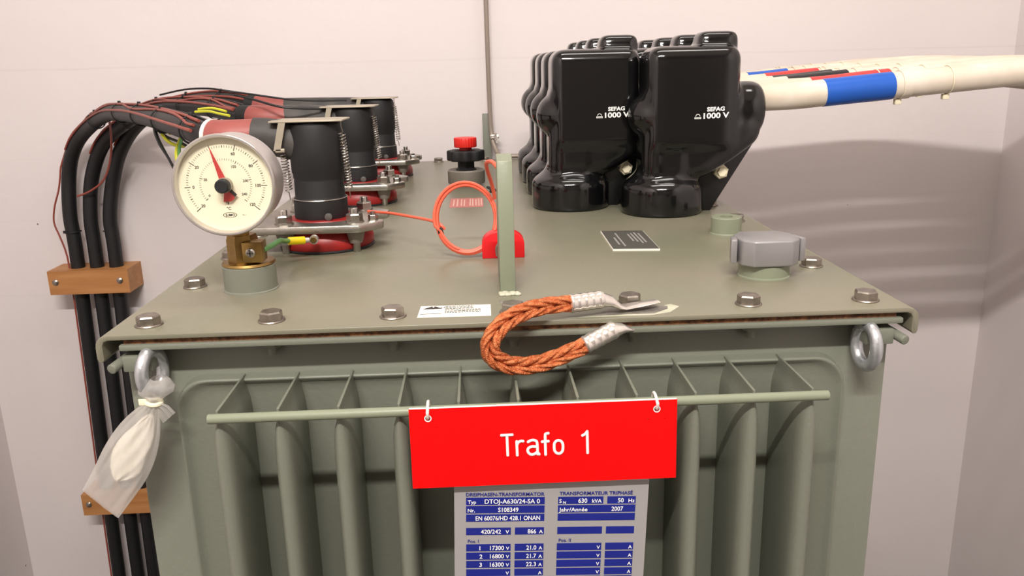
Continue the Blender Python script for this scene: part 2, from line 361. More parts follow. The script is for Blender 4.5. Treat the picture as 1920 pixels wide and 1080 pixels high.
# printed labels stuck on the lid
st = thing('label_sticker', 'white printed sticker on the lid beside the front edge, left of the copper strap', 'sticker', (-.056, .042, 0))
obj('paper', B().prism([(-.0919, .023), (-.021, .0215), (-.0208, .060), (-.0905, .0613)], (0, 0, -.0001), X, Y, (0, 0, .0004)), 'paper', st, smooth=False)
pr = B(); pr.poly([(-.0885, .0495, .0005), (-.077, .0495, .0005), (-.079, .0590, .0005)]).poly([(-.0785, .0495, .0005), (-.0685, .0500, .0005), (-.0765, .0590, .0005)])
text(pr, '1-H', (-.0745, .0505, .0005), X, Y, .006, .008)
for k in range(6):
    y = .0565-.0042*k; xe = -.031 if k > 2 else -.038
    x = -.066
    while x < xe:
        L = random.uniform(.0012, .0038); pr.box((x, y, .0004), (min(x+L, xe), y+.0018, .0005)); x += L+.0007
pr.box((-.0895, .0325, .0004), (-.069, .0336, .0005))
obj('printing', pr, 'ink', st, smooth=False)
rs = thing('warning_label', 'faded red label lying on the lid inside the orange wire coil', 'label', (-.05, .70, 0))
obj('film', B().box((-.0800, .655, 0), (-.0222, .7510, .0005)), 'pinklabel', rs, smooth=False)
pr = B()
for k, x in enumerate((-.0745, -.068, -.061, -.056, -.046, -.0415, -.036, -.031, -.0265)):
    pr.box((x, .665 if k % 2 else .668, .0005), (x+.0022, .741 if k % 3 else .735, .0007))
obj('printing', pr, 'pinklight', rs, smooth=False)
npl = thing('instruction_plate', 'small dark plate with white lines of text, flat on the lid before the covers', 'plate', (.168, .34, 0))
NPq = [V(.1385, .2850, 0), V(.1975, .2785, 0), V(.1985, .3990, 0), V(.1400, .4045, 0)]
obj('plate', B().prism([(p.x, p.y) for p in NPq], (0, 0, 0), X, Y, (0, 0, .0022)), 'paper', npl, smooth=False)
pr = B().prism([(p.x+(.168-p.x)*.02, p.y+(.34-p.y)*.02) for p in NPq], (0, 0, .0020), X, Y, (0, 0, .0005))
obj('printed_face', pr, 'nameplate', npl, smooth=False)
pr = B()
for x, a, b_ in ((.150, .31, .355), (.156, .30, .385), (.172, .33, .375), (.177, .325, .38), (.182, .315, .385), (.187, .32, .378)):
    y = a
    while y < b_:
        L = random.uniform(.003, .008); pr.box((x, y, .0025), (x+.0022, min(y+L, b_), .0027)); y += L+.0014
obj('printing', pr, 'plate', npl, smooth=False)

# ------------------------------------------------------------------ filler cap
fc = thing('filler_cap', 'grey die-cast screw cap with side lugs on the front right filler neck', 'cap', (.2830, .141, .016))
c = V(.2830, .141, -.001)
b = B().lathe([(.0245, .011), (.0245, .019), (.022, .02)], c, n=40); obj('seal', b, 'rubber', fc)
oc = [(-.0205, -.0300), (.0205, -.0300), (.0315, -.0190), (.0325, .012), (.021, .0290), (-.021, .0290), (-.0325, .012), (-.0315, -.0190)]
b = B().prism(oc, c+V(0, 0, .0165), X, Y, (0, 0, .0285), bev=.0022, seg=3)
obj('cap_body', b, 'greyplastic', fc, angle=30)
for s in (-1, 1):
    b = B().box((-.0035, -.011, 0), (.0035, .011, .026), .0015, Matrix.Translation(c+V(s*.0352, -.002, .018)) @ Matrix.Rotation(s*.25, 4, 'Z')); obj('grip_lug', b, 'greyplastic', fc)

# ------------------------------------------------------------------ dial thermometer
gx, gz, gy = -.2846, .1212, .105; C = V(gx, gy, gz)
gt = thing('dial_thermometer', 'round steel dial thermometer with a cream face and red pointer', 'thermometer', (-.2826, .156, .0285))
obj('brass_flange', B().lathe([(.0275, .0285), (.0285, .0295), (.0275, .032), (.020, .0325)], (-.2826, .156, 0)), 'brass', gt)
b = B().hexhead((-.286, .152, .0320), Z, .0165, .030, .3); b.cyl((-.286, .150, .055), (-.286, .146, .078), .009, 20)
obj('brass_hex_nut', b, 'brass', gt, angle=25)
b = B().box((-.281, .1290, .0350), (-.260, .150, .0570), .001); tb = obj('terminal_block', b, 'brass', gt)
sb = B().lathe([(.0052, 0), (.0050, .0018), (.0035, .003)], (-.272, .129, .046), (0, -1, 0), 20); sc = obj('screw', sb, 'steel', tb)
obj('cross_slot', B().box((-.2755, .1256, .0453), (-.2685, .1262, .0467)).box((-.2727, .1256, .0425), (-.2713, .1262, .0495)), 'ink', sc, smooth=False)
b = B().lathe([(.045, .05), (.0485, .048), (.0498, .044), (.0498, .004), (.0478, .0075), (.0001, .009)], C, Y, 72); obj('housing', b, 'brushed', gt)
b = B().lathe([(.0498, .006), (.0512, .004), (.0517, .001), (.0515, -.001), (.0503, -.0025), (.0488, -.0025), (.0478, -.001), (.0474, .002), (.0472, .007), (.0485, .008)], C, Y, 72, cap=False); obj('bezel', b, 'brushed', gt)
obj('dial', B().lathe([(.0476, .0075), (.0476, .0065), (.0001, .0065)], C, Y, 72), 'dial', gt)
obj('cover_glass', B().lathe([(.0474, .0012), (.0474, .0002)], C, Y, 64), 'glass', gt)
dm = B(); yd = .0063
def P2(r, a, dy=yd): return C + V(r*math.sin(a), dy, r*math.cos(a))       # a clockwise from top
def seg(b, r1, r2, a, wd, dy=yd):
    t = V(math.cos(a), 0, -math.sin(a))*wd/2; b.poly([P2(r1, a, dy)-t, P2(r2, a, dy)-t, P2(r2, a, dy)+t, P2(r1, a, dy)+t])
A0, A1 = math.radians(-130), math.radians(130)
# outer Celsius scale -20..120, inner Fahrenheit scale 0..240
for v in range(-20, 121, 2):
    a = A0+(A1-A0)*(v+20)/140; big = v % 20 == 0; mid = v % 10 == 0
    seg(dm, .0372 if not big else .0355, .0395 if not big else .0415, a, .00035 if not mid else .0007)
for v in range(0, 251, 5):
    a = A0+(A1-A0)*(v-(-4))/252; seg(dm, .0245 if v % 50 else .0235, .0265, a, .0003 if v % 50 else .0006)
def dtext(s, r, a, h, wd=None): text(dm, s, P2(r, a)-Z*h/2, X, Z, h, wd, 'c', .02)
for s, v in (('20', -20), ('0', 0), ('20', 20), ('40', 40), ('60', 60), ('80', 80), ('100', 100), ('120', 120)):
    if v != 40: dtext(s, .0325, A0+(A1-A0)*(v+20)/140, .0030)
for s, v in (('0', 4), ('50', 50), ('100', 100), ('150', 150), ('200', 200), ('240', 238)):
    if v != 100: dtext(s, .0205, A0+(A1-A0)*(v+4)/252, .0026)
text(dm, '°F', C+V(0, yd, -.0205), X, Z, .0030, None, 'c', .02); text(dm, '°C', C+V(.0006, yd, -.0258), X, Z, .0030, None, 'c', .02)
text(dm, 'JUMO', C+V(.001, yd, -.0325), X, Z, .0026, .0095, 'c', .03); text(dm, 'KL 1', C+V(.0155, yd, -.0322), X, Z, .0014, None, 'c', .0)
for k in range(40):
    a = 2*PI*k/40; a2 = 2*PI*(k+1)/40
    f = lambda t, q: C+V(.001+q*.0070*math.cos(t), yd, -.0312+q*.0028*math.sin(t))
    dm.poly([f(a, 1), f(a2, 1), f(a2, .9), f(a, .9)])
obj('dial_markings', dm, 'ink', gt, smooth=False)
ap = math.radians(-17)
def ptr(b, rt, rb, wt, wb_, a, y0, th):
    d = V(math.sin(a), 0, math.cos(a)); s_ = V(math.cos(a), 0, -math.sin(a)); q = [(-wb_, rb), (wb_, rb), (wt, rt), (-wt, rt)]
    b.prism(q, C+V(0, y0, 0), s_, d, (0, th, 0)); return b
obj('pointer', ptr(B(), .0385, .004, .0003, .0033, ap, .0030, .0007), 'redtape', gt, smooth=False)
obj('tail_pointer', B().prism([(-.001, -.004), (.006, -.004), (.0085, -.0135), (.005, -.0168), (-.003, -.0172)], C+V(0, .0030, 0), X, Z, (0, .0007, 0)), 'redtape', gt, smooth=False)
bb = B(); ptr(bb, .0150, .004, .0016, .0016, math.radians(137), .0022, .0006); obj('limit_pointer', bb, 'ink', gt, smooth=False)
kb = B().lathe([(.0075, .0055), (.0078, .001), (.0078, -.001)], C, Y, 30); obj('pointer_hub', kb, 'strapsteel', gt)
kb = B().lathe([(.0068, 0), (.0072, -.002), (.0070, -.0085), (.0058, -.0098)], C+V(0, 0, 0), Y, 30); obj('set_knob', kb, 'rubber', gt)
# earth wire of the thermometer
ew = thing('earth_wire', 'short green wire with a yellow crimp lug beside the thermometer base', 'wire', (-.25, .28, .02))
obj('insulation', B().tube([(-.262, .140, .0465), (-.259, .17, .045), (-.262, .22, .040), (-.268, .262, .031), (-.2655, .285, .0262)], .0030, 12), 'ygreen', ew)
obj('crimp_sleeve', B().cyl((-.2672, .282, .0265), (-.2490, .292, .0250), .0050, 20, .0006), 'yellow', ew)
b = B().cyl((-.2490, .292, .0250), (-.2445, .2945, .0247), .0034, 14).cyl((-.2385, .2955, .0244), (-.2385, .3005, .0244), .0058, 20)
obj('ring_lug', b, 'tin', ew); b = B().hexhead((-.2385, .2955, .0244), (0, -1, 0), .0042, .003); obj('lug_screw', b, 'brass', ew)

# ------------------------------------------------------------------ high-voltage elbow connectors on red bushings (three)
def connector(bx, by, ae, label):
    o = thing('elbow_connector', label, 'cable connector', (bx, by, 0), 'high-voltage elbow connectors in a row from front to back')
    c = V(bx, by, 0)
    obj('bushing_base', B().lathe([(.0605, .0022), (.0628, .006), (.0622, .014), (.0590, .022), (.052, .028), (.046, .040)], c, n=56), 'redresin', o)
    obj('base_gasket', B().lathe([(.0620, 0), (.0632, .0015), (.0612, .0035)], c, n=48), 'rubber', o)
    q = [(-.086, -.068), (.054, -.072), (.066, -.060), (.082, -.042), (.080, -.030), (.064, -.022), (.060, .0), (.064, .022), (.080, .030), (.082, .042), (.066, .060), (.054, .070), (-.086, .068), (-.092, .045), (-.084, .02), (-.084, -.02), (-.092, -.045)]
    obj('clamp_plate', B().prism(q, c+V(0, 0, .0285), X, Y, (0, 0, .0105), bev=.0022), 'alu', o, angle=30)
    for i, (sx, sy) in enumerate(((1, -1), (1, 1), (-1, 1), (-1, -1))):
        p = c+V(sx*.0455, sy*.0480, 0); st_ = obj('stud', B().cyl(p, p+V(0, 0, .0575), .0052, 14, .0008), 'steel', o)
        obj('nut', B().hexhead(p+V(0, 0, .041), Z, .0108, .0095, .2+i*.3).lathe([(.0122, .039), (.0122, .041)], p, n=20), 'steel', st_, angle=25)
        obj('boss', B().lathe([(.008, .012), (.0095, .016), (.0125, .0285)], p, n=18), 'gravel', st_)
    p = c+V(.068, -.036, 0); obj('small_nut', B().hexhead(p+V(0, 0, .039), Z, .0066, .007).cyl(p+V(0, 0, .03), p+V(0, 0, .050), .0035, 10), 'steel', o, angle=25)
    body = [(.0350, .0395), (.0356, .042), (.0352, .0640), (.0335, .0660), (.0330, .0685), (.0325, .090), (.0322, .0915), (.0332, .0935), (.0332, .098), (.0345, .1005), (.0352, .130), (.0345, .156), (.0325, .1625), (.028, .1655)]
    obj('connector_body', B().lathe(body, c+V(-.005, 0, 0), n=48), 'rubber', o)
    obj('wire_ring', B().torus(c+V(-.005, 0, .0655), Z, .0352, .0008, 48, 8), 'steel', o)
    obj('test_plug', B().cyl(c+V(.010, -.0335, .0445), c+V(.010, -.0385, .0445), .005, 16, .001), 'dgrey', o)
    arm = B().tube([c+V(.0, 0, .132), c+V(-.03, 0, .140), c+V(-.055, 0, .1455), V(bx-.055-(bx-.055-ae)*.5, by, .1485), V(ae-.004, by, .1505)], lambda t: .0265-.0045*t, 28)
    obj('elbow_arm', arm, 'greycable', o)
    qq = [(-.058, -.030), (.020, -.034), (.036, -.030), (.038, .026), (.020, .034), (-.05, .030), (-.060, .02)]
    obj('retaining_plate', B().prism(qq, c+V(0, 0, .1665), X, Y, (0, 0, .0022), bev=.0006), 'strapsteel', o)
    obj('bracket_strip', B().prism([(0, 0), (.009, 0), (.0, -.035), (-.009, -.035)], c+V(-.045, -.0300, .1665), X, Z, (0, -.0015, 0)).box(c+V(-.052, -.0315, .129), c+V(-.040, -.026, .134), .001), 'strapsteel', o)
    for s, xa, xb in ((1, .0315, .0365), (-1, -.0465, -.0430)):
        a, bq = c+V(xa, -.014, .150), c+V(xb, -.014, .078); pts = []; turns = 19
        d = (bq-a); x_, y_ = frame(d)
        for k in range(turns*10+1):
            u = k/(turns*10); pts.append(a+d*u+x_*(.0045*math.cos(2*PI*turns*u))+y_*(.0045*math.sin(2*PI*turns*u)))
        sp = B().tube([a+V(0, 0, .018), a+V(0, 0, .009), a+V(.002, 0, .002)]+pts+[bq+V(0, 0, -.003), bq+V(0, .004, -.013)], .00075, 6, smooth=1)
        obj('tension_spring', sp, 'steel', o)
    return o
HB = ((-.2365, .380), (-.2385, .750), (-.2365, 1.115))
for (bx, by), ae, lab in zip(HB, (-.318, -.356, -.436), ('front black elbow connector on a red bushing, just behind the round thermometer', 'middle black elbow connector on a red bushing, between the front and rear ones', 'rear black elbow connector on a red bushing, nearest the back wall')):
    connector(bx, by, ae, lab)

# ------------------------------------------------------------------ high-voltage cables sweeping to the wall
WC = 1.410
paths = [
 [(-.312, .380, .150), (-.376, .385, .1500), (-.436, .470, .1560), (-.592, .75, .1585), (-.7332, 1.0, .1545), (-.855, 1.2, .1450), (-.955, 1.33, .112), (-1.020, 1.385, .066), (-1.058, WC, .000), (-1.0745, WC, -.110), (-1.0745, WC, -.222), (-1.085, WC, -.60), (-1.0985, WC, -1.02), (-1.105, WC, -1.345)],
 [(-.350, .750, .150), (-.420, .755, .1530), (-.50, .86, .162), (-.600, 1.0, .1640), (-.730, 1.17, .1560), (-.850, 1.30, .124), (-.950, 1.38, .067), (-1.005, WC, -.020), (-1.024, WC, -.12), (-1.026, WC, -.222), (-1.034, WC, -.60), (-1.046, WC, -1.02), (-1.050, WC, -1.345)],
 [(-.430, 1.115, .150), (-.50, 1.121, .158), (-.560, 1.16, .168), (-.650, 1.23, .168), (-.765, 1.315, .150), (-.850, 1.365, .116), (-.910, 1.395, .060), (-.948, WC, -.010), (-.975, WC, -.12), (-.9765, WC, -.222), (-.988, WC, -.60), (-1.000, WC, -1.02), (-1.006, WC, -1.345)]]
hl = ('black cable from the front elbow connector, leftmost of three down the wall', 'black cable from the middle elbow connector, between the two others on the wall', 'black cable from the rear elbow connector, nearest the transformer on the wall')
def byx(P, x0, x1, n=9):        # points of a path between two x positions
    Q = []
    for k in range(n):
        x = x0+(x1-x0)*k/(n-1)
        for a, b_ in zip(P, P[1:]):
            if min(a.x, b_.x) <= x <= max(a.x, b_.x): Q.append(a.lerp(b_, (x-a.x)/(b_.x-a.x))); break
    return Q
for i, pp in enumerate(paths):
    o = thing('power_cable', hl[i], 'cable', pp[-1], 'high-voltage cables going to the wall')
    P = curve(pp, 10); obj('cable_sheath', B().tube(P, .0172, 20, smooth=1), 'cable', o)
    SL = byx(P, *((-.315, -.374), (-.352, -.418), (-.432, -.502))[i]); obj('red_sleeve', B().tube(SL, .0212, 24, smooth=1), 'sleeve', o)
    e, dd = SL[-1], (SL[-1]-SL[-2]).normalized()
    if i == 0: obj('white_band', B().tube([e-dd*.001, e+dd*.005], .0222, 24, smooth=1), 'whiteband', o)
    else: obj('tape_wrap', B().tube([e-dd*.001, e+dd*.022], .0200, 24, smooth=1), 'rubber', o)
    # coloured pilot wires strapped along the top of the cable
    for j, (off, m, r) in enumerate(((.30 if i == 0 else .55, 'brownwire', .0024), (1.35, 'brownwire', .0023), (1.8, 'cable', .0018), (1.0, 'brownwire', .0020))):
        if i == 2 and j == 3: continue
        Q = []
        last = len(P)-1 if (i == 0 and j == 1) else 90
        for k in range(13, last, 3):
            tn = (P[min(k+1, len(P)-1)]-P[k-1]).normalized(); sd = tn.cross(Z).normalized() if abs(tn.z) < .9 else V(0, -1, 0); un = sd.cross(tn)
            if un.z < 0 and abs(tn.z) < .9: un = -un
            if abs(tn.z) > (.80, .75, .62, .70)[j] and not (i == 0 and j == 1): break
            if abs(tn.z) < .9 and sd.y > 0: sd = -sd
            a = off+(.12 if j else .06)*math.sin(k*.21+j*2)+(.35*math.sin(k*.33) if j == 3 else 0); Q.append(P[k]+(sd*math.cos(a)+un*math.sin(a))*(.0172+r*.8))
            if i == 0 and j == 1 and k > 78: Q[-1] = P[k]+V(-.0185-(.020*max(0, math.sin((k-84)*.19)) if k < 118 else 0), -.008, 0)
        obj('pilot_wire', B().tube(Q, r, 8, smooth=3), m, o)
    for k in ((18, 26, 33, 42, 56, 96) if i == 0 else (22, 32, 40, 50) if i == 1 else (24, 34, 46)):
        tn = (P[k+1]-P[k-1]).normalized(); t_ = B().torus(P[k], tn, .0196, .0013, 28, 8)
        sd = tn.cross(Z); hp = P[k]+(V(0, -.006, .0205) if abs(tn.z) < .8 else V(-.0185, -.006, 0)); t_.box(hp-V(.003, .002, .003), hp+V(.003, .002, .004), .001)
        obj('cable_tie', t_, 'rubber', o)
# loose wires hanging under the cables
lw = thing('wire_bundle', 'loop of yellow-green and black pilot wires hanging below the cables left of the thermometer', 'wires', at(330, 235, .62))
for r, m, pts in ((.0022, 'ygw', [(372, 205, .74), (398, 203, .72), (424, 209, .70)]),
                  (.0030, 'ygw', [(318, 250, .62), (325, 232, .6), (345, 248, .6), (338, 262, .6), (331, 285, .58), (334, 312, .57)]),
                  (.0028, 'ygw', [(304, 252, .64), (312, 262, .63), (328, 272, .62), (350, 275, .6)]),
                  (.0022, 'ygw', [(366, 210, .73), (392, 209, .71), (410, 213, .69), (430, 217, .67)]),
                  (.0026, 'ygreen', [(360, 250, .6), (344, 256, .59), (336, 280, .58), (338, 312, .57)]),
                  (.0022, 'cable', [(288, 232, .66), (291, 250, .64), (300, 272, .62), (315, 295, .6), (326, 316, .58)]),
                  (.0022, 'cable', [(292, 236, .66), (310, 255, .64), (340, 268, .6), (362, 282, .56)]),
                  (.0020, 'cable', [(286, 228, .67), (298, 262, .63), (318, 300, .6), (330, 320, .58)]),
                  (.0022, 'cable', [(300, 236, .66), (330, 250, .62), (365, 268, .56)]),
                  (.0022, 'cable', [(300, 248, .65), (320, 245, .62), (345, 255, .6), (365, 262, .58)])):
    obj('wire', B().tube([at(*p) for p in pts], r, 8), m, lw)
rw = thing('pilot_wire', 'thin red-brown wire curling down from the cable bend across the wall', 'wire', at(205, 225, 1.28))
obj('insulation', B().tube([at(*p) for p in ((200, 208, 1.17), (207, 240, 1.27), (208, 290, 1.33), (196, 335, 1.36), (170, 358, 1.375), (145, 368, 1.385))], .0026, 10), 'brownwire', rw)
bw = thing('pilot_wire', 'thin black wire running above the sleeves towards the rear connector', 'wire', at(560, 190, 1.0))
obj('insulation', B().tube([at(*p) for p in ((300, 178, 1.16), (345, 168, 1.08), (390, 166, 1.0), (430, 171, .98), (480, 178, 1.0), (560, 188, 1.03), (650, 188, 1.06))], .0020, 8), 'cable', bw)
bw = thing('pilot_wire', 'thin black wire over the red sleeves ending at the middle connector', 'wire', at(520, 200, .72))
obj('insulation', B().tube([at(*p) for p in ((440, 178, .74), (480, 188, .72), (530, 201, .70), (600, 204, .72))], .0020, 8), 'cable', bw)

# wooden cable clamps on the wall
def clamp(cxs, zc, x0, x1, label):
    o = thing('cable_clamp', label, 'clamp', ((x0+x1)/2, YW, zc), 'wooden cable clamps on the wall'); h = .031
    def half(y0, y1, sgn):
        pts = [(x0, y0), (x0, WC)]
        for cx in cxs: pts += [(cx-.0176, WC)] + [(cx-.0176*math.cos(a), WC+sgn*.0176*math.sin(a)) for a in [PI*k/8 for k in range(1, 8)]] + [(cx+.0176, WC)]
        pts += [(x1, WC), (x1, y0)]; return pts
    ya = WC-.040
    obj('front_jaw', B().prism(half(ya, 0, -1), (0, 0, zc-h), X, Y, (0, 0, 2*h)), 'wood', o)
    obj('back_jaw', B().prism(half(YW, 0, 1), (0, 0, zc-h), X, Y, (0, 0, 2*h)), 'wood', o)
    for x in (x0+.018, x1-.022): obj('screw', B().lathe([(.008, 0), (.0078, .002), (.005, .0042), (.001, .005)], (x, ya, zc+.002), (0, -1, 0), 18), 'steel', o)
    return o
def xat(P, z):
    for a, b_ in zip(P, P[1:]):
        if a.z >= z >= b_.z: return a.x+(b_.x-a.x)*(a.z-z)/max(a.z-b_.z, 1e-6)
    return P[-1].x
zs = (-.283, -.915)
CPs = [curve(p, 10) for p in paths]
clamp([xat(P, zs[0]) for P in CPs], zs[0], -1.137, -.935, 'upper wooden clamp holding three black cables to the wall')
clamp([xat(P, zs[1]) for P in CPs], zs[1], -1.150, -.930, 'lower wooden clamp, partly behind the plastic bag')

# ------------------------------------------------------------------ low-voltage terminal covers (eight) and their cables
def cover_mesh():
    b = B()
    b.lathe([(.0635, 0), (.0640, .002), (.0640, .042), (.060, .049), (.050, .056), (.043, .062), (.0400, .07)], (0, 0, 0), n=48)
    b.box((-.0370, -.0440, .045), (.0430, .0440, .200), .022, seg=5)
    b.box((-.0325, -.0470, .090), (.1085, .0470, .2520), .020, seg=5)
    b.box((.046, -.026, .235), (.107, .026, .2725), .011, seg=3)
    b.sphere((-.0200, -.002, .150), .0355, 24, 16, (1.0, 1.15, 1.0))
    b.lathe([(.036, 0), (.0410, .01), (.0420, .036), (.0400, .046), (.0360, .052), (.030, .0555)], (.095, 0, .157), X, 36)
    b.prism([(-.034, .050), (.03, .050), (.062, .058), (.100, .080), (.144, .112), (.144, .15), (-.035, .15)], (0, -.0430, 0), X, Z, (0, .086, 0), bev=.018, seg=4)
    me = bpy.data.meshes.new('m'); b.bm.to_mesh(me); b.bm.free(); o = bpy.data.objects.new('m', me); S.collection.objects.link(o)
    md = o.modifiers.new('r', 'REMESH'); md.mode = 'VOXEL'; md.voxel_size = .0026; md.use_smooth_shade = True
    ms = o.modifiers.new('s', 'SMOOTH'); ms.factor = .5; ms.iterations = 26
    dg = bpy.context.evaluated_depsgraph_get(); dg.update(); nm = bpy.data.meshes.new_from_object(o.evaluated_get(dg)); bpy.data.objects.remove(o)
    for p in nm.polygons: p.use_smooth = True
    nm.name = 'cover_shell'; return nm
def make_cover():
    o = thing('terminal_cover', 'x', 'terminal cover', (0, 0, 0), 'black terminal covers over the low-voltage bushings')
    link('cover_shell', cover_mesh(), 'gloss', o)
    obj('side_flange', B().prism([(.045, .001), (.0775, 0), (.1430, .107), (.120, .120), (.04, .10)], (0, -.004, 0), X, Z, (0, .008, 0), bev=.001), 'flange', o)
    obj('nylon_bolt', B().hexhead((.0905, -.004, .0620), (0, -1, 0), .0118, .010, .3).cyl((.0905, -.014, .062), (.0905, -.019, .062), .0072, 6), 'nylon', o, angle=25)
    t = B(); yf = -.0474; a = -.01
    text(t, 'SEFAG', (.055, yf, .1570), V(1, 0, .02), Z, .0060, .0265, 'l', .035); text(t, '1000 V', (.050, yf, .1465), V(1, 0, .02), Z, .0080, .0385, 'l', .03)
    for k in range(24):
        p = lambda q, s_: V(.0415+s_*.0036*math.cos(q), yf, .1498+s_*.0036*math.sin(q)); a1, a2 = PI*k/24, PI*(k+1)/24
        t.poly([p(a1, 1), p(a2, 1), p(a2, .78), p(a1, .78)])
    t.box((.0365, yf-.0001, .1478), (.0465, yf+.0001, .1487)).box((.0365, yf-.0001, .1462), (.0465, yf+.0001, .1469)).box((.0365, yf-.0001, .1462), (.0372, yf+.0001, .1487)).box((.0458, yf-.0001, .1462), (.0465, yf+.0001, .1487))
    obj('lettering', t, 'white_txt', o, smooth=False); return o
ordn = ('frontmost', 'second from the front', 'third from the front', 'rearmost')
cov0 = make_cover(); first = True
for col, (cx, y0, side) in enumerate(((.2590, .557, 'right'), (.1230, .6345, 'left'))):
    for k in range(4):
        o = cov0 if first else copy_tree(cov0); first = False
        o.location = (cx, y0+.155*k, 0); o['label'] = 'glossy black terminal cover, %s in the %s-hand row' % (ordn[k], side)
cols = {0: 'blue', 1: 'redtape', 2: 'blacktape', 3: 'blacktape', 4: 'redtape', 5: 'blue'}
names = {0: 'frontmost thick white cable, blue tape band, leaving the front right cover', 1: 'white cable with red tape band just behind the blue-banded front one', 2: 'white cable with black tape band, first behind the front red-banded one',
         3: 'white cable with black tape band, second behind the front red-banded one', 4: 'white cable with a thin far red band by the back wall', 5: 'white cable with a far blue band close to the cover tops', 6: 'plain white cable without band, next to last at the back', 7: 'plain white cable without band, last at the back of the bundle'}
for i in range(8):
    y = .557+.0775*i; o = thing('low_voltage_cable', names[i], 'cable', (XR, y, .16), 'white cables leaving the terminal covers')
    xs = .38 if i % 2 == 0 else .245; dz = (0, .001, .003, .002, .004, .006, .004, .003)[i]; bx = .0 - .014*i
    pp = [(xs, y, .172+dz), (xs+.08, y, .174+dz), (.508, y, .1775+dz), (.61, y, .1855+dz), (.72, y, .1940+dz), (.84, y, .2020+dz), (.96, y, .2030+dz-.001*i), (1.10, y, .195-.002*i), (1.24, y, .178-.002*i), (XR-.001, y, .160-.002*i)]
    P = curve(pp, 6); obj('cable_sheath', B().tube(P, .0205, 24, smooth=1), 'whitecable', o)
    if i in cols:
        x0 = (.506, .515, .505, .507, .52, .51)[i]; x1 = x0+(.106, .13, .104, .108, .1, .08)[i]; Q = [p for p in P if False]
        Q = []
        for k in range(9):
            x = x0+(x1-x0)*k/8
            for a, b_ in zip(P, P[1:]):
                if a.x <= x <= b_.x: Q.append(a.lerp(b_, (x-a.x)/(b_.x-a.x))); break
        obj('colour_band', B().tube(Q, .0211, 24, smooth=1), cols[i], o)
    for j, x in enumerate((x1+.012 if i in cols else .63, .625, .70)):
        k = min(range(len(P)), key=lambda q: abs(P[q].x-x)+(9 if P[q].z < .1 else 0)); tn = (P[k+1]-P[k-1]).normalized(); c_ = P[k]+tn*(x-P[k].x)
        if j == 0: obj('tape_wrap', B().tube([c_, c_+tn*.008, c_+tn*.014], .0222, 24, smooth=1), 'whitecable', o)
        else:
            t_ = B().torus(c_, tn, .0215, .0009, 28, 6).box(c_+V(-.005, -.004, -.030), c_+V(.005, .004, -.0215), .001); obj('cable_tie', t_, 'nylon', o)

# ------------------------------------------------------------------ tap-changer knob
tc_ = thing('tap_changer', 'black star handwheel with a red cap on a round grey base at the back', 'handwheel', (-.053, .93, 0)); c = V(-.053, .93, 0)
obj('base_nut', B().hexhead(c, Z, .023, .006, .2), 'boltzinc', tc_)
obj('base_housing', B().lathe([(.036, .004), (.037, .006), (.0372, .0285), (.035, .031), (.030, .0295), (.012, .0295)], c, n=48), 'gravel', tc_)
obj('spindle', B().lathe([(.020, .0295), (.0205, .031), (.0165, .034), (.0165, .050)], c, n=8), 'rubber', tc_, angle=25)
pts = []
for k in range(64):
    a = 2*PI*k/64; r = .0355+.0022*math.cos(8*a); pts.append((r*math.cos(a), r*math.sin(a)))
obj('handwheel', B().prism(pts, c+V(0, 0, .0485), X, Y, (0, 0, .0205), bev=.003, seg=3), 'rubber', tc_)
obj('red_stem', B().cyl(c+V(0, 0, .066), c+V(0, 0, .078), .0125, 24), 'redcap', tc_)
pts = [((.0222+.0006*math.cos(24*a))*math.cos(a), (.0222+.0006*math.cos(24*a))*math.sin(a)) for a in [2*PI*k/96 for k in range(96)]]
obj('red_cap', B().prism(pts, c+V(0, 0, .0745), X, Y, (0, 0, .0190), bev=.0015), 'redcap', tc_)

# ------------------------------------------------------------------ red block behind the lug, coil of orange wire
rb = thing('red_bracket', 'small red arched block standing on the lid behind the lifting lug', 'bracket', (-.001, .275, 0))
arch = [(-.0262, 0), (-.0262, .018)] + [(-.0262*math.cos(a)*1.0, .018+.0165*math.sin(a)) for a in [PI*k/14 for k in range(1, 14)]] + [(.0262, .018), (.0262, 0), (.0075, 0), (.0075, .020), (-.0075, .020), (-.0075, 0)]
obj('block', B().prism(arch, (-.001, .2645, 0), X, Z, (0, .022, 0), bev=.001), 'redpad', rb, angle=45)
obj('padlock_shackle', B().tube([(-.009, .262, .004), (-.010, .258, .014), (-.006, .257, .021), (.0, .258, .022)], .0016, 10), 'steel', rb)
cl = thing('wire_coil', 'coil of thin orange wire leaning against the lifting lug', 'wire', (-.045, .30, 0))
nrm = V(.05, -1, .30).normalized(); cx_ = V(-.0455, .285, .0480); xx_ = V(1, .05, 0).normalized(); zz_ = nrm.cross(xx_)*-1
pts = []
if zz_.z < 0: zz_ = -zz_
N = 5*36
for k in range(N+1):
    a = 2*PI*k/36 - 1.9; q = k/N; rr = .0350+.0048*((k/36*.62) % 1) + .0006*math.sin(k*.23); pts.append(cx_+xx_*((rr)*math.cos(a))+zz_*((rr+.0055)*math.sin(a))+nrm*(.0085*(q-.5)))
obj('coil', B().tube(pts, .0020, 8, smooth=1), 'orange', cl)
lead = [at(834, 430, .283), at(824, 420, .285), at(806, 413, .30), at(770, 406, .33), at(735, 400, .36), at(712, 398, .38), at(690, 396, .40)]
obj('lead_to_connector', B().tube(lead, .0019, 8), 'orange', cl)
obj('upper_loop', B().tube([at(928, 372, .25), at(922, 345, .24), at(914, 320, .22), at(912, 306, .20), at(921, 303, .18), at(931, 312, .162), at(940, 330, .165)], .0024, 8), 'orange', cl)
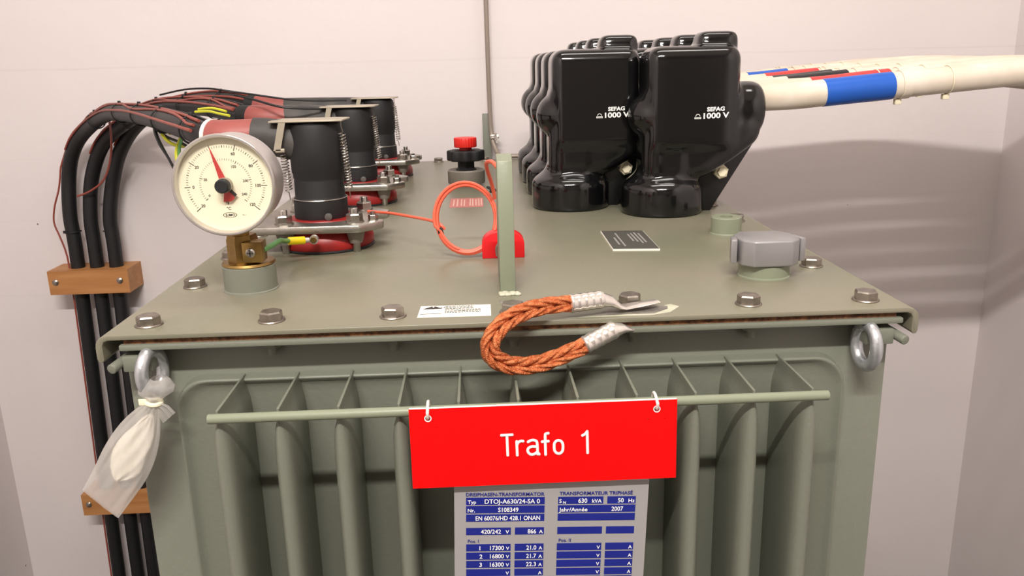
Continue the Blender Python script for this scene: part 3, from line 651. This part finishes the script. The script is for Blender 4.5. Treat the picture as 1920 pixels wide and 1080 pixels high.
for px, py, an in ((826, 430, .5), (922, 354, 1.2)):
    p = at(px, py, .283); obj('cable_tie', B().torus(p, V(math.cos(an), 0, math.sin(an)), .0062, .0012, 18, 6).box(p+V(-.003, -.009, -.004), p+V(.003, -.004, .003), .001), 'rubber', cl)

# ------------------------------------------------------------------ copper braid strap
bs = thing('earth_strap', 'braided copper strap with two tinned lugs looping over the front lid edge', 'earth strap', (.12, .03, 0))
BP = curve([(.0535, .004, .0145), (.030, -.006, .0160), (.008, -.016, .0140), (-.0110, -.024, .0060), (-.0225, -.030, -.0080), (-.0215, -.031, -.0220), (-.006, -.028, -.0325), (.018, -.022, -.0350), (.042, -.016, -.0300), (.0655, -.010, -.0225)], 14)
m = len(BP); tan = [(BP[min(i+1, m-1)]-BP[max(i-1, 0)]).normalized() for i in range(m)]
x, y = frame(tan[0]); FR = []
for i in range(m):
    if i: q = tan[i-1].rotation_difference(tan[i]); x = q @ x; y = q @ y
    FR.append((x.copy(), y.copy()))
plane_n = V(0, -1, .12).normalized()
b = B()
for rope, hand in ((-1, 1), (1, -1)):
    for s_ in range(4):
        Q = []
        for i in range(m):
            sd = tan[i].cross(plane_n).normalized(); fr = plane_n - tan[i]*plane_n.dot(tan[i]); fr.normalize()
            a = hand*(i/m)*2*PI*3.4+2*PI*s_/4+rope*.4; pin = 1-.12*math.cos(2*PI*i/m)
            Q.append(BP[i]+sd*(rope*.0040*pin+.0028*math.cos(a))+fr*(.0030*math.sin(a)))
        b.tube(Q, .00235, 8, smooth=1, flat=.8)
    b.tube([BP[i]+tan[i].cross(plane_n).normalized()*rope*.0040 for i in range(m)], .0036, 10, smooth=1)
obj('copper_braid', b, 'copper', bs, angle=60)
def lugp(a, b_, palm, wpalm, name):
    q = B(); a, b_ = Vector(a), Vector(b_); d = (b_-a); L = d.length
    pr_ = [(.0078, -.001), (.0088, 0)]
    for k in range(4):
        z0 = L*(.04+.22*k); pr_ += [(.0089, z0), (.0085, z0+L*.04), (.0085, z0+L*.13), (.0089, z0+L*.17)]
    pr_ += [(.0088, L*.93), (.0078, L)]
    q.lathe(pr_, a, d, 10)
    P = [b_-d.normalized()*.004]+[Vector(p) for p in palm]; sides = []
    rings = []
    for i, p in enumerate(P):
        w_ = (.0080, .0085, .0095, wpalm, wpalm, wpalm*.8)[min(i, 5)]; th = (.0078, .0055, .0028, .0016, .0016, .0014)[min(i, 5)]
        tn = (P[min(i+1, len(P)-1)]-P[max(i-1, 0)]).normalized(); sd = V(0, 1, 0); up_ = tn.cross(sd).normalized(); sd = up_.cross(tn).normalized()
        rings.append([q.bm.verts.new(p+sd*(w_*math.cos(t))+up_*(th*math.sin(t))) for t in [2*PI*k/16 for k in range(16)]])
    q.skin(rings); return obj(name, q, 'tin', bs, angle=50)
lugp((.0535, .0045, .0142), (.0850, .0135, .0150), [(.092, .0165, .0125), (.100, .019, .0075), (.106, .021, .0042), (.122, .025, .0050), (.141, .031, .0062)], .0085, 'upper_lug')
lugp((.0655, -.0100, -.0222), (.0950, -.001, -.0105), [(.100, .002, -.0105), (.106, .006, -.0115), (.112, .010, -.0125), (.122, .016, -.0135), (.128, .02, -.0142)], .0080, 'lower_lug')

# ------------------------------------------------------------------ lifting rings under the lid corners
for s, lab in ((-1, 'galvanised lifting ring under the left lid corner, carrying a plastic bag'), (1, 'galvanised lifting ring hanging free under the right lid corner')):
    o = thing('lifting_ring', lab, 'ring', (s*.3405, .008, -.016), 'galvanised rings under the lid')
    t_ = math.radians(8 if s > 0 else 13); ax = V(math.cos(t_), s*math.sin(t_), 0)
    b = B(); cc = V(s*.3405, .006, -.0385); side = Z.cross(ax).normalized(); pts = []
    for k in range(36):
        a = 2*PI*k/36; pts.append(cc+side*(.0165*math.cos(a))+Z*(.0200*math.sin(a)))
    b.tube(pts, .0060, 16, smooth=1, closed=True); obj('ring', b, 'zinc', o)
    obj('shank', B().cyl((s*.3405, .012, -.0125), (s*.3405, .012, -.024), .0065, 16, .001), 'zinc', o)

# ------------------------------------------------------------------ sign
sg = thing('hanging_sign', 'red plastic sign reading Trafo 1, tied to the fin rail', 'sign', (.0203, -.0795, -.048))
th = math.radians(2.5); SU = V(.9999, 0, 0).normalized(); SV = V(0, -math.sin(th), -math.cos(th)); SO = V(-.0946, -.0822, -.0482); SN = V(0, -math.cos(th), math.sin(th))
W_, H_ = .2300, .0733
def spt(u, v, n=0): return SO+SU*u+SV*v+SN*n
hol = ((.0160, .0093), (.2125, .0088)); t = bmesh.new()
sq = B()
def ringpts(cu, cv, r, n): return [(cu+r*math.cos(2*PI*k/n), cv+r*math.sin(2*PI*k/n)) for k in range(n)]
# sheet with two round holes: three strips, each hole ringed by its own square
def holed(b, u0, u1, v0, v1, c, r):
    n = 32; inner = ringpts(c[0], c[1], r, n); outer = []
    for k in range(n):
        a = 2*PI*k/n; dx, dy = math.cos(a), math.sin(a); s_ = min(((u1-c[0]) if dx > 0 else (u0-c[0]))/dx if abs(dx) > 1e-9 else 9, ((v1-c[1]) if dy > 0 else (v0-c[1]))/dy if abs(dy) > 1e-9 else 9)
        outer.append((c[0]+dx*s_, c[1]+dy*s_))
    R_ = [[b.bm.verts.new(spt(u, v, n_)) for u, v in ps] for ps, n_ in ((inner, -.0009), (inner, .0009), (outer, .0009), (outer, -.0009))]
    b.skin(R_, cap=False, closed=True)
for c_ in hol: holed(sq, c_[0]-.008, c_[0]+.008, .0006, .018, c_, .0023)
def slab(b, u0, u1, v0, v1, n0=-.0009, n1=.0009):
    vs = [b.bm.verts.new(spt(u, v, n)) for n in (n0, n1) for u, v in ((u0, v0), (u1, v0), (u1, v1), (u0, v1))]
    for f in ((0, 3, 2, 1), (4, 5, 6, 7), (0, 1, 5, 4), (1, 2, 6, 5), (2, 3, 7, 6), (3, 0, 4, 7)): b.bm.faces.new([vs[i] for i in f])
for u0, u1, v0, v1 in ((0, hol[0][0]-.008, .0006, .018), (hol[0][0]+.008, hol[1][0]-.008, .0006, .018), (hol[1][0]+.008, W_, .0006, .018), (0, W_, .018, H_)): slab(sq, u0, u1, v0, v1)
obj('sign_plate', sq, 'signred', sg, smooth=False)
wq = B()
slab(wq, .0004, W_-.0004, 0, .0007)
for c_ in hol:
    R_ = [[wq.bm.verts.new(spt(u, v, n_)) for u, v in ringpts(c_[0], c_[1], r_, 28)] for r_, n_ in ((.0023, .0007), (.0023, .0011), (.0031, .0011), (.0031, .0007))]; wq.skin(R_, cap=False, closed=True)
obj('white_core_edge', wq, 'white_txt', sg, smooth=False)
lt = B()
def zp(x, y): return ((x-87)/1726*W_, (y-(165-.0336*(x-87)))/502*H_)
def stroke(pts, sm=1):
    Q = [spt(*zp(*p), .0009) for p in pts]; Q = curve(Q, 5) if sm > 1 else Q
    lt.tube(Q, .00128, 10, smooth=1)
    for e in (Q[0], Q[-1]): lt.sphere(e, .00128, 10, 8)
stroke([(674, 332), (743, 329)]); stroke([(709, 332), (711, 458)])
stroke([(771, 372), (773, 458)]); stroke([(773, 392), (783, 376), (800, 369), (812, 370)], 4)
stroke([(845, 374), (868, 364), (890, 366), (903, 382), (905, 452)], 4); stroke([(904, 406), (870, 404), (846, 415), (842, 436), (858, 453), (882, 452), (904, 438)], 4); stroke([(905, 440), (915, 453)])
stroke([(976, 321), (962, 324), (956, 340), (957, 455)], 4); stroke([(936, 374), (976, 371)])
o_ = [(1042+29*math.cos(a), 408+(33 if math.sin(a) < 0 else 33)*math.sin(a)+9*(1 if math.sin(a) > .2 else -1 if math.sin(a) < -.2 else 0)) for a in [2*PI*k/20 for k in range(21)]]
stroke(o_)
stroke([(1198, 336), (1216, 326), (1229, 310)], 3); stroke([(1229, 310), (1231, 446)])
obj('lettering', lt, 'white_txt', sg)
for c_ in hol:
    P0 = spt(c_[0], c_[1], 0); xr = P0.x
    pts = [P0+V(0, .0035, .001), P0+V(0, -.0018, .0008), P0+V(0, -.0040, .006), V(xr, -.0850, -.0505), V(xr, -.0765, -.0472), V(xr, -.0690, -.0478), V(xr, -.0660, -.053), V(xr, -.068, -.0595), V(xr, -.0755, -.061)]
    obj('cable_tie', B().tube(pts, .0014, 10, flat=1.0), 'tie', sg)

# ------------------------------------------------------------------ rating plate
rp = thing('rating_plate', 'grey-white rating plate with blue fields hanging on the fins below the sign', 'plate', (.027, -.0745, -.11))
an = -.0365; RU = V(math.cos(an), 0, math.sin(an)); RV = V(math.sin(an), 0, -math.cos(an)); RO = V(-.0492, -.0780, -.1369)
def rpt(u, v, n=0): return RO+RU*u+RV*v+V(0, -n, 0)
def rbox(b, u0, u1, v0, v1, n0, n1, bev=0): b.prism([(u0, v0), (u1, v0), (u1, v1), (u0, v1)], rpt(0, 0, n0), RU, RV, (0, -(n1-n0), 0), bev=bev)
b = B(); rbox(b, -.0105, .1625, -.016, .262, -.002, 0, .0004); obj('plate_sheet', b, 'plate', rp, smooth=False)
ib, wt, bl = B(), B(), B(); h = .0071
def field(u0, u1, v): rbox(ib, u0, u1, v, v+h, 0, .0003)
def tx(b, s, u, v, hh, wd=None, al='l', bold=0.012): text(b, s, rpt(u, v, .0006), RU, -RV, hh, wd, al, bold)
c0, c1, c2, c3 = 0, .0400, .0437, .0698; d0, d1, d2, d3 = .0818, .1222, .1258, .1513
for v in (0, .0083, .0166): field(c0, c3, v)
field(d0, d1, 0); field(d2, d3, 0); field(d0, d3, .0083); field(d0, d3, .0166)
for a_, b_ in ((c0, c1), (c2, c3), (d0, d1), (d2, d3)): field(a_, b_, .0300)
rows = [.0465+.0085*k for k in range(7)]
for v in rows:
    for a_, b_ in ((c0, c1), (c2, c3), (d0, d1), (d2, d3)): field(a_, b_, v)
for v in [.115+.0085*k for k in range(14)]:
    for a_, b_ in ((c0, c3), (d0, d3)): field(a_, b_, v)
tx(wt, 'Typ', .0015, .0058, .0035); tx(wt, 'DTOJ-A630/24-SA 0', .0165, .0058, .0044, .0490)
tx(wt, 'Nr.', .0015, .0141, .0035); tx(wt, 'S108349', .0285, .0141, .0044, .0180); tx(wt, 'EN 60076/HD 428.1 ONAN', .0085, .0224, .0044, .0575)
tx(wt, 'S', d0+.001, .0056, .0037); tx(wt, 'N', d0+.0045, .0066, .0026); tx(wt, '630', d0+.018, .0058, .0044, .0080); tx(wt, 'kVA', d1-.0015, .0058, .0038, .0085, 'r'); tx(wt, '50', d2+.0095, .0058, .0044, .0052); tx(wt, 'Hz', d3-.001, .0058, .0038, .0055, 'r')
tx(wt, 'Jahr/Année', d0+.001, .0143, .0040, .0255); tx(wt, '2007', d0+.048, .0141, .0044, .0105)
tx(wt, '420/242', .0132, .0358, .0044, .0180); tx(wt, 'V', c1-.0015, .0358, .0036, None, 'r'); tx(wt, '866', c2+.0115, .0358, .0044, .0075); tx(wt, 'A', c3-.001, .0358, .0036, None, 'r')
for k, (a_, b_, d_) in enumerate((('1', '17300', '21.0'), ('2', '16800', '21.7'), ('3', '16300', '22.3'))):
    v = rows[k]+.0058; tx(wt, a_, .0120, v, .0042); tx(wt, b_, .0215, v, .0044, .0125); tx(wt, d_, c2+.0105, v, .0044, .0090)
for v in rows:
    for u in (c1, d1): tx(wt, 'V', u-.0012, v+.0058, .0034, None, 'r')
    for u in (c3, d3): tx(wt, 'A', u-.0012, v+.0058, .0034, None, 'r')
tx(bl, 'DREIPHASEN-TRANSFORMATOR', 0, -.0016, .0034, .0695, 'l', .02); tx(bl, 'TRANSFORMATEUR TRIPHASÉ', d0+.001, -.0020, .0034, .0655, 'l', .02)
tx(bl, 'Pos. I', .0015, .0448, .0034); tx(bl, 'Pos. II', d0+.0015, .0448, .0034)
obj('blue_fields', ib, 'inkblue', rp, smooth=False); obj('white_lettering', wt, 'white_txt', rp, smooth=False); obj('blue_lettering', bl, 'inkblue', rp, smooth=False)

# ------------------------------------------------------------------ plastic bag tied to the left ring
bg = thing('plastic_bag', 'crumpled clear plastic bag with a cream packet inside, tied to the left ring', 'bag', (-.338, -.004, -.062))
k0 = V(-.3375, -.006, -.0640)
tipL, tipR = V(-.4115, -.016, -.1490), V(-.3880, -.022, -.1745)
def bag():
    b = B(); n = 72; rings = []
    # stations along the bag: centre, half-width, half-depth
    ax = (V(-.3965, -.018, -.1605)-k0); up_ = V(.55, 0, -.83)
    st_ = [(0.0, .0050, .0045), (.05, .0075, .006), (.14, .0135, .0085), (.28, .0200, .0110), (.45, .0235, .0130), (.62, .0240, .0105), (.78, .0230, .0060), (.90, .0215, .0028), (1.0, .0205, .0012)]
    sd = V(.80, 0, -.60).normalized()
    for t_, w_, d_ in st_:
        cc = k0+ax*t_; cc = cc+V(.0035*math.sin(t_*PI), -.003*math.sin(t_*PI), 0)
        sdd = sd.lerp(V(.72, 0, -.78).normalized(), t_)
        fr = V(0, -1, 0)
        ring_ = []
        for k in range(n):
            a = 2*PI*k/n; wr = 1+.22*math.sin(7*a+t_*5)*(1-t_*.5)+.12*math.sin(13*a-t_*9); ring_.append(b.bm.verts.new(cc+sdd*(w_*math.cos(a)*(1+.03*math.sin(7*t_*3)+.03*math.sin(9*a+3*t_)))+fr*(d_*math.sin(a)*wr)))
        rings.append(ring_)
    for a, c_ in zip(rings, rings[1:]):
        for k in range(n): b.bm.faces.new((a[k], a[(k+1) % n], c_[(k+1) % n], c_[k]))
    return b
o = obj('bag_film', bag(), 'film', bg, angle=70); mdf = o.modifiers.new('s', 'SUBSURF'); mdf.levels = 1; mdf.render_levels = 2
b = B(); n = 26; rings = []        # gathered neck looped round the ring, and the free frill to the right
for c_, rx, ry in ((V(-.3375, -.006, -.0640), .0050, .0042), (V(-.3370, -.006, -.0600), .0085, .006), (V(-.3350, -.0065, -.0550), .0145, .010), (V(-.3335, -.006, -.0490), .0150, .0120), (V(-.3320, -.005, -.0430), .0100, .012), (V(-.3310, -.005, -.0405), .0060, .008)):
    rings.append([b.bm.verts.new(c_+X*(rx*math.cos(2*PI*k/n)*(1+.10*math.sin(6*PI*k/n*2)))+Y*(ry*math.sin(2*PI*k/n))) for k in range(n)])
b.skin(rings, cap=False); obj('bag_neck', b, 'film', bg, angle=70)
b = B(); rings = []
for c_, w_ in ((V(-.3345, -.009, -.0650), .0045), (V(-.3290, -.010, -.0710), .0100), (V(-.3245, -.010, -.0790), .0115)):
    rings.append([b.bm.verts.new(c_+V(.55, 0, .45)*(w_*(k/9-.5)*2)+V(0, .0022*math.sin(k*2.1), 0)) for k in range(10)])
for a, c_ in zip(rings, rings[1:]):
    for k in range(9): b.bm.faces.new((a[k], a[k+1], c_[k+1], c_[k]))
o = obj('bag_frill', b, 'film', bg, angle=80)
obj('tie_band', B().tube([k0+V(-.0062, -.002, .001), k0+V(-.003, -.0062, 0), k0+V(.003, -.0060, -.001), k0+V(.0065, -.001, -.001), k0+V(.003, .005, 0), k0+V(-.003, .005, .001)], .0022, 8, closed=True).box(k0+V(-.0130, -.0045, -.0015), k0+V(-.005, -.0030, .0048), .0006), 'nylon', bg)
b = B(); rings = []; pa = V(-.344, -.008, -.080); pd = V(-.378, -.014, -.136)-pa; sd = V(.85, 0, -.52)
for t_, w_ in ((-.05, .003), (.05, .0065), (.2, .0105), (.35, .0130), (.5, .0145), (.65, .0155), (.78, .0150), (.88, .0125), (.96, .0080), (1.02, .002)):
    cc = pa+pd*t_; rings.append([b.bm.verts.new(cc+sd*(w_*math.cos(2*PI*k/48)*(1+.10*math.sin(3*2*PI*k/48+t_*9)))+Y*(.0036*math.sin(2*PI*k/48)*(1+.45*math.sin(7*2*PI*k/48+t_*11)))) for k in range(48)])
obj('packet', b.skin(rings), 'packet', bg, angle=60)

# ------------------------------------------------------------------ conduit, earth bar and rod at the back wall
eb = thing('earth_bar', 'grey-green flat bar standing upright at the back wall behind the transformer', 'bar', (-.001, 1.44, -.3))
obj('bar', B().box((-.0145, 1.4350, -.30), (.0070, 1.4395, .1105), .0008), 'green', eb)
obj('stand_off', B().box((-.012, 1.4395, -.25), (.004, YW, -.22)).box((-.012, 1.4395, .03), (.004, YW, .06)), 'green', eb)
cp = thing('earth_rod', 'thin grey round conductor running down the wall and bending right behind the lid', 'conductor', (.003, 1.43, .40))
obj('rod', B().tube([(.0035, 1.4290, ZC-.002), (.0035, 1.4290, .8), (.004, 1.429, .30), (.0055, 1.429, .12), (.0085, 1.425, .055), (.016, 1.41, .024), (.0245, 1.395, .0095), (.040, 1.385, .0062), (.08, 1.38, .006), (.14, 1.38, .006), (.18, 1.385, -.01), (.19, 1.40, -.08), (.19, 1.42, -.3)], .0058, 14), 'pipegrey', cp)
obj('rod_clamp', B().box((.004, 1.412, .048), (.020, 1.434, .058), .0015).cyl((.018, 1.41, .045), (.018, 1.41, .062), .003, 10).hexhead((.021, 1.418, .053), X, .006, .005).hexhead((.0215, 1.415, .041), (0, -1, 0), .005, .005), 'tin', cp)

# ------------------------------------------------------------------ lift everything to the height of the real lid
bpy.context.view_layer.update()
for o in list(S.objects):
    if o.parent is None:
        o.location.z += ZL
